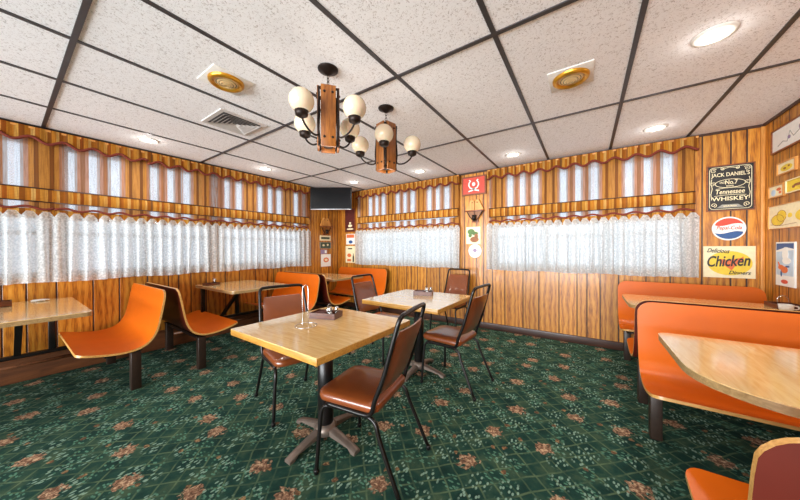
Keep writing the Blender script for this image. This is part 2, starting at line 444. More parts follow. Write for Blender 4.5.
def smooth_path(P, n=6):
    P = [Vector(p) for p in P]; out = []
    for i in range(len(P) - 1):
        p0, p1, p2, p3 = P[max(i - 1, 0)], P[i], P[i + 1], P[min(i + 2, len(P) - 1)]
        for k in range(n):
            t = k / n
            out.append(.5 * ((2 * p1) + (p2 - p0) * t + (2 * p0 - 5 * p1 + 4 * p2 - p3) * t * t + (3 * p1 - p0 - 3 * p2 + p3) * t ** 3))
    out.append(P[-1]); return out
def lettering(name, lines, mat, parent):
    """lines: (text, centre x, baseline z, width, height, slant, rotation); letters stand on the plane y = given depth."""
    for (txt, cx, bz, w, h, shear, rot, y) in lines:
        mb = MB()
        cu = bpy.data.curves.new('text', 'FONT'); cu.body = txt; cu.size = 1; cu.extrude = .01; cu.shear = shear; cu.offset = .019 if h > .1 else .012
        cu.resolution_u = 3
        to = bpy.data.objects.new('text', cu); C.objects.link(to); bpy.context.view_layer.update()
        me = bpy.data.meshes.new_from_object(to.evaluated_get(bpy.context.evaluated_depsgraph_get()))
        bpy.data.objects.remove(to); bpy.data.curves.remove(cu)
        b = bmesh.new(); b.from_mesh(me); bpy.data.meshes.remove(me)
        xs = [v.co.x for v in b.verts]; ys = [v.co.y for v in b.verts]
        x0, x1 = min(xs), max(xs); y0, y1 = min(ys), max(ys)
        ca, sa = math.cos(rot), math.sin(rot)
        for v in b.verts:
            u = ((v.co.x - x0) / (x1 - x0) - .5) * w; t = ((v.co.y - y0) / (y1 - y0)) * h; d = v.co.z * .15
            v.co = Vector((cx + u * ca - t * sa, y - d, bz + u * sa + t * ca))
        mb.merge(b, 0, False)
        mb.build(name, mat, parent)

# ------------------------------------------------------------------ room shell
XL, XR, YB, YF = -4.49, 1.45, 4.27, -3.2
WT = .14
# local wall frame: x runs along the wall seen from inside, the inner face is y = 0, outside is +y
def wall_with_holes(name, length, holes, loc, rz, mat='panel', x0=0):
    mb = MB(); xs = [x0]
    cur = x0
    for (a, b, z0, z1) in holes:
        mb.box(cur, a, 0, WT, 0, CEIL); mb.box(a, b, 0, WT, 0, z0); mb.box(a, b, 0, WT, z1, CEIL); cur = b
    mb.box(cur, x0 + length, 0, WT, 0, CEIL)
    return struct(mb.build(name, mat, None, loc, rz))
ZW0, ZW1 = .98, 2.34
# back wall: local x = world x - 0
BW = [(-3.88, -1.78, ZW0, ZW1), (-1.17, .90, ZW0, ZW1)]
wall_with_holes('wall_back', XR - XL + 2 * WT, BW, (0, YB, 0), 0, x0=XL - WT)
# left wall: rotated +90, local x = world y
LW = [(-1.1, .26, ZW0, ZW1), (.36, 1.72, ZW0, ZW1), (1.82, 3.26, ZW0, ZW1)]
wall_with_holes('wall_left', YB - YF, LW, (XL, 0, 0), PI / 2, x0=YF)
wall_with_holes('wall_right', YB - YF, [], (XR, 0, 0), -PI / 2, x0=-YB)
struct(MB().box(XL - .2, XR + .2, YF, YB + .2, -.1, 0).build('floor', 'carpet'))
struct(MB().box(XL - .2, XR + .2, YF, YB + .2, CEIL, CEIL + .1).build('ceiling', 'ceiling'))
# wall far behind the camera with a wide opening to the front room
wf = MB(); wf.box(XL, XL + .35, YF, YF + .12, 0, CEIL); wf.box(XR - .35, XR, YF, YF + .12, 0, CEIL); wf.box(XL + .35, XR - .35, YF, YF + .12, 2.38, CEIL)
struct(wf.build('wall_front', 'panel'))
# ceiling grid bars
g = MB(); a0 = -2.4457
for i in range(-3, 6):
    x = a0 + .6708 * i
    if XL < x < XR: g.box(x - .0135, x + .0135, YF + .12, YB, CEIL - .006, CEIL + .002)
for j in range(-3, 4):
    y = .2473 + 1.3417 * j
    if y < YB: g.box(XL, XR, y - .0135, y + .0135, CEIL - .0065, CEIL + .002)
struct(g.build('trim_1', 'grid'))
g = MB(); g.box(XL, XR, YB - .016, YB, CEIL - .025, CEIL - .0001); g.box(XL, XL + .016, YF, YB - .016, CEIL - .025, CEIL - .0001); g.box(XR - .016, XR, YF, YB - .016, CEIL - .025, CEIL - .0001)
struct(g.build('trim_2', 'dark_trim'))
struct(MB().box(XR - .03, XR, YB - .03, YB, .1, CEIL - .026, .006).build('trim_3', 'corner_wood'))
struct(MB().box(XL, XR, YB - .018, YB, 0, .10, .004).build('baseboard_back', 'dark_trim'))
struct(MB().box(XR - .018, XR, YF + .13, YB - .019, 0, .10, .004).build('baseboard_right', 'dark_trim'))
pl = MB(); pl.box(YF + .13, YB - .02, -.06, 0, 0, .22, .006)
struct(pl.build('baseboard_left', 'plinth', None, (XL, 0, 0), PI / 2))

def window(n, a, b, loc, rz, mull=1):
    r = bpy.data.objects.new('window_%d' % n, None); C.objects.link(r); r.location = loc; r.rotation_euler = (0, 0, rz); struct(r)
    f = MB()
    f.box(a, b, .03, .10, ZW0, ZW0 + .05); f.box(a, b, .03, .10, ZW1 - .05, ZW1)
    f.box(a, a + .05, .03, .10, ZW0 + .05, ZW1 - .05); f.box(b - .05, b, .03, .10, ZW0 + .05, ZW1 - .05)
    for k in range(mull):
        x = a + (b - a) * (k + 1) / (mull + 1); f.box(x - .03, x + .03, .035, .095, ZW0 + .05, ZW1 - .05)
    f.box(a + .05, b - .05, .045, .085, 1.40, 1.44)
    f.build('window_frame', 'white_frame', r)
    MB().box(a + .04, b - .04, .062, .068, ZW0 + .04, ZW1 - .04).build('window_pane', 'pane', r)
    MB().box(a - .02, b + .02, -.015, .03, ZW0 - .03, ZW0, .004).build('window_sill', 'corner_wood', r)
for k, h in enumerate(LW): window(k + 1, h[0], h[1], (XL, 0, 0), PI / 2)
for k, h in enumerate(BW): window(k + 4, h[0], h[1], (0, YB, 0), 0, 2)

# ------------------------------------------------------------------ window dressings (local frame as the walls)
def valance(a, b, loc, rz, label):
    r = thing('scalloped_valance', label, 'valance', loc, rz, 'striped scalloped valances')
    top, base = CEIL - .03, 2.318
    per = .203; N = int((b - a) / per * 12)
    def edge(x): return base - .024 * math.cos(2 * PI * (x - a) / per)
    m = MB()
    def fn(u, v):
        x = a + (b - a) * u
        return (x, -.085 - .004 * math.sin(2 * PI * x / .1), edge(x) + (top - edge(x)) * v)
    m.grid(fn, N, 6)
    m.grid(lambda u, v: (a, -.085 * u - .001, edge(a) + (top - edge(a)) * v), 2, 2); m.grid(lambda u, v: (b, -.085 * u - .001, edge(b) + (top - edge(b)) * v), 2, 2)
    m.build('valance_fabric', 'stripe', r)
    MB().tube([(a + (b - a) * k / N, -.09, edge(a + (b - a) * k / N)) for k in range(N + 1)], .0135, 6).build('braid_trim', 'braid', r)
    MB().box(a, b, -.083, -.002, top - .02, top).build('header_board', 'corner_wood', r)
    return r
def shade(a, b, loc, rz, label, zb=1.725):
    r = thing('woven_roman_shade', label, 'window shade', loc, rz, 'woven roman shades')
    N = int((b - a) / .05)
    m = MB(); m.grid(lambda u, v: (a + (b - a) * u, -.045 - .003 * math.sin(40 * u), 1.86 + .56 * v), N, 6)
    m.grid(lambda u, v: (a + (b - a) * u, -.045, 1.655 + .11 * v + 0), N, 3)
    m.build('shade_fabric', 'shade', r)
    m = MB(); m.grid(lambda u, v: (a + (b - a) * u, -.062 - .012 * math.sin(PI * v), zb + .13 * v), N, 6)
    m.build('folded_band', 'stripe', r)
    m = MB(); m.tube([(a, -.066, zb + .13), (b, -.066, zb + .13)], .006, 6); m.tube([(a, -.066, zb), (b, -.066, zb)], .006, 6)
    m.build('shade_rod', 'rod', r)
    per = .203; K = int((b - a) / per * 12)
    z = lambda x: 1.664 - .012 * math.cos(2 * PI * (x - a) / per + 1)
    MB().tube([(a + (b - a) * k / K, -.052, z(a + (b - a) * k / K)) for k in range(K + 1)], .012, 6).build('braid_trim', 'braid', r)
    hm = MB(); hm.grid(lambda u, v: (a + (b - a) * u, -.046, 1.56 + .095 * v), N, 1); hm.build('shade_hem', 'stripe', r)
    return r
def sheer(a, b, loc, rz, label, z0=.93, z1=1.628):
    r = thing('sheer_curtain', label, 'curtain', loc, rz, 'white lace cafe curtains')
    per = .098; n = max(1, round((b - a) / per)); per = (b - a) / n; N = n * 14; V = 16
    rnd = random.Random(int(a * 100) + 5); ph = [rnd.uniform(-.9, .9) for _ in range(n + 2)]; am = [rnd.uniform(.7, 1.25) for _ in range(n + 2)]
    def fn(u, v):
        x = a + (b - a) * u; k = (x - a) / per; i = int(k); t = k - i
        i = min(i, n - 1)
        dn = 1 - v
        amp = (.012 + .018 * min(1, dn * 4)) * am[i]
        s = math.sin(2 * PI * k + ph[i] * dn * math.sin(PI * t))
        notch = .045 * max(0, abs(2 * t - 1) - .45) / .55 * max(0, (v - .9) / .1)
        z = z0 + (z1 - z0) * v - notch + (.006 * math.sin(9 * x) * dn)
        return (x + .012 * dn * math.sin(5.1 * k), -.092 - amp * s, z)
    m = MB(); m.grid(fn, N, V); m.build('curtain_fabric', 'sheer', r)
    rd = MB(); rd.tube([(a, -.075, z1 - .055), (b, -.075, z1 - .055)], .006, 6); rd.build('curtain_rod', 'chrome', r)
    return r
Lw, Bw = ((XL, 0, 0), PI / 2), ((0, YB, 0), 0)
VL = [(-1.35, 1.02), (1.02, 3.38)]
valance(-1.35, 1.019, *Lw, 'striped valance over the nearest left wall window, at the left edge of the photo')
valance(1.021, 3.38, *Lw, 'long striped valance on the left wall between the near window and the television')
valance(-3.97, -1.70, *Bw, 'striped scalloped valance over the back window beside the television')
valance(-1.25, .98, *Bw, 'striped scalloped valance over the wide back window left of the black whiskey sign')
shade(-1.35, .309, *Lw, 'woven striped shade on the left wall, nearest to the camera, at the left edge')
shade(.311, 1.769, *Lw, 'woven striped shade in the middle of the left wall above the back-to-back booth benches')
shade(1.771, 3.36, *Lw, 'woven striped shade on the left wall, the one next to the television')
shade(-3.95, -1.72, *Bw, 'woven striped shade in the back window beside the television', 1.775)
shade(-1.23, .96, *Bw, 'woven striped shade in the wide back window left of the black whiskey sign')
sheer(-1.35, .60, *Lw, 'white lace curtain on the left wall at the left edge of the photo')
sheer(.61, 2.0, *Lw, 'white lace curtain in the middle of the left wall behind the back-to-back orange benches')
sheer(2.01, 3.38, *Lw, 'white lace curtain on the left wall, the panel nearest the far corner')
sheer(-3.98, -2.86, *Bw, 'left lace curtain panel of the back window beside the television')
sheer(-2.85, -1.69, *Bw, 'right lace curtain panel of the back window beside the television')
sheer(-1.26, -.27, *Bw, 'left lace curtain panel of the wide back window')
sheer(-.26, .985, *Bw, 'right lace curtain panel of the wide back window, next to the chicken sign')

# ------------------------------------------------------------------ booth benches
PROF = [(0, .862), (.012, .78), (.026, .70), (.040, .62), (.056, .54), (.080, .47), (.120, .41), (.175, .375), (.24, .36), (.33, .361), (.43, .378), (.56, .412)]
def bench_mesh(L):
    """local: x along the bench 0..L, y forward (seat front), z up."""
    P = smooth_path([(0, s, z) for s, z in PROF], 3); n = len(P)
    nor = []
    for i in range(n):
        t = (P[min(i + 1, n - 1)] - P[max(i - 1, 0)]).normalized(); nor.append(Vector((0, -t.z, t.y)))   # towards the sitter
    cum = [0]
    for i in range(1, n): cum.append(cum[-1] + (P[i] - P[i - 1]).length)
    T = cum[-1]; th = .017; R1, R2 = .085, .05
    def inset(d):
        if d < R1: return R1 - math.sqrt(max(0, R1 * R1 - (R1 - d) ** 2))
        if T - d < R2: return R2 - math.sqrt(max(0, R2 * R2 - (R2 - (T - d)) ** 2))
        return 0
    # denser stations at both ends for round corners
    st = [0, .004, .012, .025, .045, .065] + [c for c in cum if .085 <= c <= T - .05] + [T - .04, T - .025, T - .01, T - .003, T]
    def at(d):
        for i in range(1, n):
            if d <= cum[i] + 1e-9:
                t = (d - cum[i - 1]) / (cum[i] - cum[i - 1]); return P[i - 1].lerp(P[i], t), nor[i - 1].lerp(nor[i], t).normalized()
        return P[-1], nor[-1]
    m = MB(); bm = m.bm; F, B = [], []
    for d in st:
        p, q = at(d); ins = inset(d)
        xs = [ins, ins + .004, L * .25, L * .5, L * .75, L - ins - .004, L - ins]
        F.append([bm.verts.new((x, p.y + q.y * th / 2, p.z + q.z * th / 2)) for x in xs])
        B.append([bm.verts.new((x, p.y - q.y * th / 2, p.z - q.z * th / 2)) for x in xs])
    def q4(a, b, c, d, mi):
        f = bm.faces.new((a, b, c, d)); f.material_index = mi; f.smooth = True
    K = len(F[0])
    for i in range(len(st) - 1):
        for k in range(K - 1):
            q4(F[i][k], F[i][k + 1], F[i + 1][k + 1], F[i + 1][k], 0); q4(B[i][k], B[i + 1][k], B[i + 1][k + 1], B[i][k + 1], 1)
        q4(F[i][0], F[i + 1][0], B[i + 1][0], B[i][0], 2); q4(F[i][K - 1], B[i][K - 1], B[i + 1][K - 1], F[i + 1][K - 1], 2)
    for k in range(K - 1):
        q4(F[0][k], B[0][k], B[0][k + 1], F[0][k + 1], 2); q4(F[-1][k], F[-1][k + 1], B[-1][k + 1], B[-1][k], 2)
    bmesh.ops.recalc_face_normals(bm, faces=bm.faces)
    return m
def bench(loc, rz, L, label, group, legs):
    r = thing('booth_bench', label, 'booth bench', loc, rz, group)
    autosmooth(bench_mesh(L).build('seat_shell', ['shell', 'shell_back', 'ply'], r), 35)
    for x in legs:
        MB().box(x - .03, x + .03, .170, .240, 0, .335, .004).build('leg', 'leg_brown', r)
    m = MB(); m.box(legs[0], legs[1], .19, .22, .300, .330)
    for x in legs: m.bar((x, .16, .342), (x, .40, .342), .04, .010)
    m.build('support_rail', 'black', r)
    return r
LL = 1.13; x0 = -4.43
gl, gr = 'orange booth benches', 'orange booth benches'
# seat facing +y : rz = 0, origin at the wall end (x = x0);   seat facing -y : rz = pi, origin at the room end
bench((-3.30, .886, 0), PI, LL, 'nearest left booth bench, orange shell facing left, beside the table cut by the left edge', gl, (.06, 1.03))
bench((x0, .985, 0), 0, LL, 'orange left wall bench facing away, dark back against the nearest left bench', gl, (.10, 1.07))
bench((-3.30, 2.70, 0), PI, LL, 'orange left wall bench past the table, broad glossy back behind the left metal chair', gl, (.06, 1.03))
bench((x0, 2.80, 0), 0, LL, 'orange left wall bench facing the corner table, back to back with its neighbour', gl, (.10, 1.07))
bench((-3.12, 4.135, 0), PI, 1.30, 'orange bench against the back wall under the curtain at the corner table', gl, (.06, 1.2))
RL = 1.12; xr = .305
bench((xr + RL, 4.165, 0), PI, RL, 'orange bench against the back wall below the chicken sign', gr, (.10, 1.05))
bench((xr, 2.735, 0), 0, RL, 'orange bench mostly hidden behind the wide orange bench on the right', gr, (.07, 1.02))
bench((xr + RL, 2.64, 0), PI, RL, 'wide orange bench on the right facing the camera behind the big round-cornered table', gr, (.10, 1.05))
bench((xr, .925, 0), 0, RL, 'nearest right bench with dark red back and pale rim in the bottom right corner', gr, (.07, 1.02))

# ------------------------------------------------------------------ booth tables (fixed at the wall)
def booth_table(name, x0, x1, y0, y1, h, radii, wallx, label, legs, brace, rail=None, top='booth_top'):
    r = thing(name, label, 'booth table', ((x0 + x1) / 2, (y0 + y1) / 2, 0), 0, 'wall mounted booth tables')
    cx, cy = (x0 + x1) / 2, (y0 + y1) / 2
    poly = rrect(x0 - cx, x1 - cx, y0 - cy, y1 - cy, radii, 8)
    autosmooth(MB().prism(poly, h - .004, h, 'z').build('tabletop', top, r))
    c2 = [(u * .998, v * .998) for u, v in poly]
    autosmooth(MB().prism(c2, h - .034, h - .0042, 'z').build('table_edge', 'booth_edge', r))
    s = 1 if wallx < cx + cx - wallx else 1
    sg = 1 if wallx < cx else -1
    px = wallx + sg * .24 - cx
    for ly in legs: MB().box(px - .022, px + .022, ly - cy - .022, ly - cy + .022, 0 if rail is None else .305, h - .036, .003).build('leg', 'black', r)
    b = MB(); b.bar((px, brace - cy, .30), (px + sg * .52, brace - cy, h - .05), .04, .03); b.box(min(px, px + sg * .62), max(px, px + sg * .62), brace - cy - .03, brace - cy + .03, h - .046, h - .035)
    b.build('diagonal_brace', 'black', r)
    m = MB(); ra, rb = rail if rail else (y0 + .05, y1 - .05)
    m.box(px - .02, px + .02, ra - cy, rb - cy, .27, .304, .003)
    m.build('crossbar', 'black', r)
    if rail:
        MB().tube([(px + sg * .05, ra - cy, .215), (px + sg * .05, rb - cy, .215)], .016).build('lower_rail', 'plinth', r)
    return r
booth_table('booth_table', -4.42, -3.25, -.34, .415, .762, [.01, .04, .04, .01], XL, 'pale booth table cut by the left edge of the photo', (-.13, .275), .08, (-.5, .68))
booth_table('booth_table', -4.42, -3.36, 1.50, 2.25, .765, [.01, .04, .04, .01], XL, 'pale left wall booth table between the two facing orange benches', (1.53, 1.96), 1.75, (1.20, 2.50))
booth_table('booth_table', -4.42, -3.38, 3.03, 3.78, .755, [.01, .05, .05, .01], XL, 'pale booth table in the far corner under the television', (3.10, 3.62), 3.28, (3.02, 3.9))
booth_table('booth_table', .315, 1.44, 3.10, 3.84, .75, [.16, .01, .01, .05], XR, 'long pale booth table behind the wide orange bench on the right', (3.3, 3.65), 3.47)
booth_table('booth_table', .345, 1.44, 1.395, 2.225, .75, [.30, .01, .01, .06], XR, 'big light oak table with a rounded corner in front of the wide right bench', (1.6, 2.0), 1.8)

# ------------------------------------------------------------------ free-standing tables
def cafe_table():
    r = thing('pedestal_table', 'near square oak-topped pedestal table in the middle of the room', 'table', (0, 0, 0), 0, 'square pedestal tables')
    w, d = .417, .405
    autosmooth(MB().prism(rrect(-w, w, -d, d, .008, 2), .746, .75, 'z').build('tabletop', 'table_top', r))
    MB().box(-w + .001, w - .001, -d + .001, d - .001, .710, .7458, .003).build('table_edge', 'table_edge', r)
    MB().lathe([(0, .06), (.05, .06), (.05, .70), (0, .70)], 20).build('column', 'black', r)
    sp = MB(); sp.box(-.17, .17, -.02, .02, .69, .709); sp.box(-.02, .02, -.17, .17, .69, .709); sp.build('top_bracket', 'black', r)
    hub = MB(); hub.lathe([(0, .04), (.075, .04), (.075, .075), (.055, .10), (.048, .10), (0, .10)], 20); hub.build('base_hub', 'base_metal', r)
    for k in range(4):
        a = k * PI / 2; f = MB()
        n = 9; secs = []
        for i in range(n + 1):
            t = i / n; x = .03 + .255 * t
            secs.append((x, .030 - .004 * t, .012 + .066 * (1 - t) ** .8 + .010))
        b = f.bm; R_ = []
        for i, (x, hw, zt) in enumerate(secs):
            z0 = 0.0 if i >= n - 1 else .022 + .02 * (1 - i / n)
            R_.append([b.verts.new((x, -hw, z0)), b.verts.new((x, -hw * .95, zt - .008)), b.verts.new((x, -hw * .5, zt)), b.verts.new((x, hw * .5, zt)), b.verts.new((x, hw * .95, zt - .008)), b.verts.new((x, hw, z0))])
        for A, B in zip(R_, R_[1:]):
            for q in range(6): b.faces.new((A[q], A[(q + 1) % 6], B[(q + 1) % 6], B[q]))
        b.faces.new(R_[0][::-1]); b.faces.new(R_[-1])
        bmesh.ops.recalc_face_normals(b, faces=b.faces)
        bmesh.ops.rotate(b, cent=(0, 0, 0), matrix=Matrix.Rotation(a, 3, 'Z'), verts=b.verts)
        autosmooth(f.build('base_foot', 'base_metal', r))
    return r
T1 = cafe_table(); T1.location = (-1.443, 1.222, 0)
T2 = copy_thing(T1, (-1.425, 2.425, 0), 0, 'far square pedestal table, nearer the back windows')

# ------------------------------------------------------------------ chairs (local: faces +x)
def make_chair():
    r = thing('stacking_chair', '', 'chair', (0, 0, 0), 0, 'metal framed dining chairs')
    # seat cushion: rounded trapezoid with a soft crown
    P0 = rrect(-.125, .275, -.205, .205, [.05, .07, .07, .05], 6)
    m = MB(); bm = m.bm; rings = []
    for k_, z in ((.93, .404), (.985, .408), (1, .422), (.995, .438), (.965, .448), (.88, .455), (.6, .460), (.3, .461)):
        rings.append([bm.verts.new((.075 + (u - .075) * k_, v * k_, z)) for u, v in P0])
    n = len(rings[0])
    for A, B in zip(rings, rings[1:]):
        for k in range(n): bm.faces.new((A[k], A[(k + 1) % n], B[(k + 1) % n], B[k]))
    bm.faces.new(rings[0][::-1]); bm.faces.new(rings[-1])
    bmesh.ops.recalc_face_normals(bm, faces=bm.faces)
    for f in bm.faces: f.smooth = True
    m.build('seat', 'vinyl', r)
    MB().box(-.09, .22, -.16, .16, .394, .4038).build('seat_pan', 'black', r)
    # frame: side rail - back post - top loop
    H = []
    for sy in (1, -1):
        H.append([(.20, sy * .192, .392), (.06, sy * .195, .390), (-.04, sy * .199, .391), (-.082, sy * .202, .400), (-.103, sy * .204, .430), (-.116, sy * .204, .48), (-.162, sy * .199, .60), (-.190, sy * .195, .70), (-.230, sy * .188, .845), (-.243, sy * .184, .89), (-.250, sy * .168, .913), (-.252, sy * .13, .919)])
    path = H[0] + [(-.253, 0, .921)] + H[1][::-1]
    MB().tube(smooth_path(path, 4), .0125, 8).build('back_frame', 'bronze_dark', r)
    # back pad, between the posts
    m = MB(); nu, nv = 10, 10
    def bp(u, v, side):
        z = .50 + .335 * v; y = (u * 2 - 1) * (.184 - .020 * v) ; x = -.118 - .120 * v
        ex = 1 - max(abs(u * 2 - 1), abs(v * 2 - 1)) ** 4
        rc = .05
        return (x + side * (.006 + .013 * ex) - .014 * (1 - (u * 2 - 1) ** 2), y * (1 - .07 * max(0, abs(v * 2 - 1) - .6) ** 2 / .16), z)
    m.grid(lambda u, v: bp(u, v, 1), nu, nv); m.grid(lambda u, v: bp(u, v, -1), nu, nv)
    bmesh.ops.remove_doubles(m.bm, verts=m.bm.verts, dist=.0001)
    be = [e for e in m.bm.edges if e.is_boundary]; bmesh.ops.bridge_loops(m.bm, edges=be)
    bmesh.ops.recalc_face_normals(m.bm, faces=m.bm.faces)
    autosmooth(m.build('backrest', 'vinyl', r), 50)
    for sy in (1, -1):
        p = smooth_path([(.05, sy * .186, .382), (.18, sy * .190, .382), (.226, sy * .196, .355), (.236, sy * .203, .28), (.250, sy * .220, .012)], 4)
        lg = MB().tube(p, .0115, 8).build('leg', 'bronze_dark', r)
        MB().lathe([(0, 0), (.014, 0), (.015, .02), (.0135, .024), (0, .024)], 10, mat=Matrix.Translation((.250, sy * .220, 0))).build('foot_cap', 'black', lg)
        p = smooth_path([(.06, sy * .186, .382), (-.06, sy * .190, .382), (-.115, sy * .195, .355), (-.142, sy * .20, .28), (-.262, sy * .212, .012)], 4)
        lg = MB().tube(p, .0115, 8).build('leg', 'bronze_dark', r)
        MB().lathe([(0, 0), (.014, 0), (.015, .02), (.0135, .024), (0, .024)], 10, mat=Matrix.Translation((-.262, sy * .212, 0))).build('foot_cap', 'black', lg)
    st = MB(); st.tube([(.15, -.19, .384), (.15, .19, .384)], .009, 8); st.tube([(-.07, -.195, .384), (-.07, .195, .384)], .009, 8)
    st.build('stretcher', 'bronze_dark', r)
    return r
ch = make_chair(); ch.location = (-1.038, 1.248, 0); ch.rotation_euler = (0, 0, math.radians(190)); ch['label'] = 'metal framed chair nearest the camera, right of the near square table'
copy_thing(ch, (-2.015, 1.36, 0), math.radians(-15), 'metal framed chair left of the near square table, its back towards the left wall')
copy_thing(ch, (-1.01, 2.42, 0), math.radians(176), 'metal framed chair right of the far square table, on the open green carpet')
copy_thing(ch, (-1.70, 3.86, 0), math.radians(-96), 'metal framed chair standing against the back wall behind the far square table')
copy_thing(ch, (-2.06, 2.54, 0), 0, 'metal framed chair left of the far square table with pale reflection on its back')

# ------------------------------------------------------------------ table items
def shaker(mat, loc, label, group='salt and pepper shakers'):
    r = thing('shaker', label, 'shaker', loc, 0, group)
    MB().lathe([(0, .002), (.016, .002), (.018, .01), (.016, .03), (.014, .052), (0, .052)], 12).build('glass_jar', 'shaker_glass', r)
    MB().lathe([(0, .004), (.0145, .004), (.0145, .034), (0, .034)], 12).build('contents', mat, r)
    MB().lathe([(.0155, .052), (.0155, .062), (.010, .071), (0, .073)], 12).build('cap', 'chrome', r)
    return r
def caddy(loc, rz, w, d, h, label, handle=True):
    r = thing('condiment_caddy', label, 'condiment caddy', loc, rz, 'wooden condiment caddies')
    m = MB(); t = .008
    m.box(-w, w, -d, d, 0, .008); m.box(-w, w, -d, -d + t, .008, h); m.box(-w, w, d - t, d, .008, h); m.box(-w, -w + t, -d + t, d - t, .008, h); m.box(w - t, w, -d + t, d - t, .008, h)
    m.box(-.004, .004, -d + t, d - t, .008, h - .004)
    m.build('wooden_box', 'caddy_wood', r)
    MB().box(-w + .012, -.010, -d + .012, d - .012, .009, h - .008).build('packets', 'maroon', r)
    if handle:
        MB().tube(smooth_path([(.006 + w * .2, -.028, .009), (.006 + w * .2, -.028, .075), (.006 + w * .2, 0, .098), (.006 + w * .2, .028, .075), (.006 + w * .2, .028, .009)], 4), .0025, 6).build('wire_handle', 'chrome', r)
    return r
caddy((-1.585, 1.352, .7505), math.radians(20), .10, .065, .042, 'brown wooden condiment caddy on the near square table')
shaker('salt', (-1.535, 1.345, .760), 'salt shaker in the caddy on the near square table', None)
shaker('pepper', (-1.515, 1.390, .760), 'pepper shaker in the caddy on the near square table', None)
caddy((-1.47, 2.60, .7505), math.radians(20), .10, .065, .042, 'brown wooden condiment caddy on the far square table')
shaker('salt', (-1.42, 2.593, .760), 'salt shaker in the caddy on the far square table', None)
shaker('pepper', (-1.40, 2.638, .760), 'pepper shaker in the caddy on the far square table', None)
caddy((-4.22, 1.62, .7655), math.radians(90), .085, .06, .03, 'dark condiment caddy on the left wall booth table')
shaker('pepper', (-4.22, 1.66, .775), 'shaker in the caddy on the left wall booth table', None)
caddy((-4.19, -.03, .7655), math.radians(90), .085, .06, .045, 'brown wooden caddy at the left edge of the photo on the nearest booth table')
caddy((1.355, 3.665, .7505), math.radians(90), .10, .075, .035, 'brown wooden caddy at the right edge on the long right booth table')
# white cup and napkins
c = MB(); c.lathe([(0, .002), (.028, 0), (.036, .012), (.039, .05), (.036, .05), (.033, .014), (0, .008)], 18); c.tube(smooth_path([(.036, 0, .04), (.06, 0, .038), (.06, 0, .018), (.035, 0, .014)], 4), .004, 6)
tag(c.build('sugar_cup', 'white_plastic', None, (1.30, 3.50, .7515)), 'small white cup beside the caddy on the long right booth table', 'cup')
c = MB(); c.lathe([(0, .002), (.03, 0), (.032, .06), (.022, .085), (0, .09)], 18)
tag(c.build('sugar_jar', 'white_plastic', None, (-4.11, -.12, .7658)), 'white sugar jar beside the caddy at the left edge of the photo', 'jar')
nk = MB(); nk.box(-.05, .05, -.04, .04, 0, .006, .001); nk.box(-.035, .06, -.02, .05, .0062, .011, .001, mat=Matrix.Rotation(.4, 4, 'Z'))
tag(nk.build('paper_napkins', 'white_print', None, (-4.33, .20, .7658)), 'loose white paper napkins by the window on the nearest left booth table', 'napkins')
# wire menu holder on the near table
mh = thing('wire_menu_holder', 'clear wire stand with a ring base on the near square table', 'menu holder', (-1.515, 1.125, .7505))
MB().tube([(.068 * math.cos(2 * PI * k / 28), .068 * math.sin(2 * PI * k / 28), .0035) for k in range(28)], .0022, 6, closed=True).build('ring_base', 'chrome', mh)
MB().tube(smooth_path([(-.02, -.03, .004), (-.02, -.012, .012), (-.02, -.012, .23), (-.012, -.004, .262), (.0, .006, .262), (.008, .012, .23), (.008, .012, .012), (.03, .03, .004)], 4), .0018, 6).build('wire_loop', 'chrome', mh)

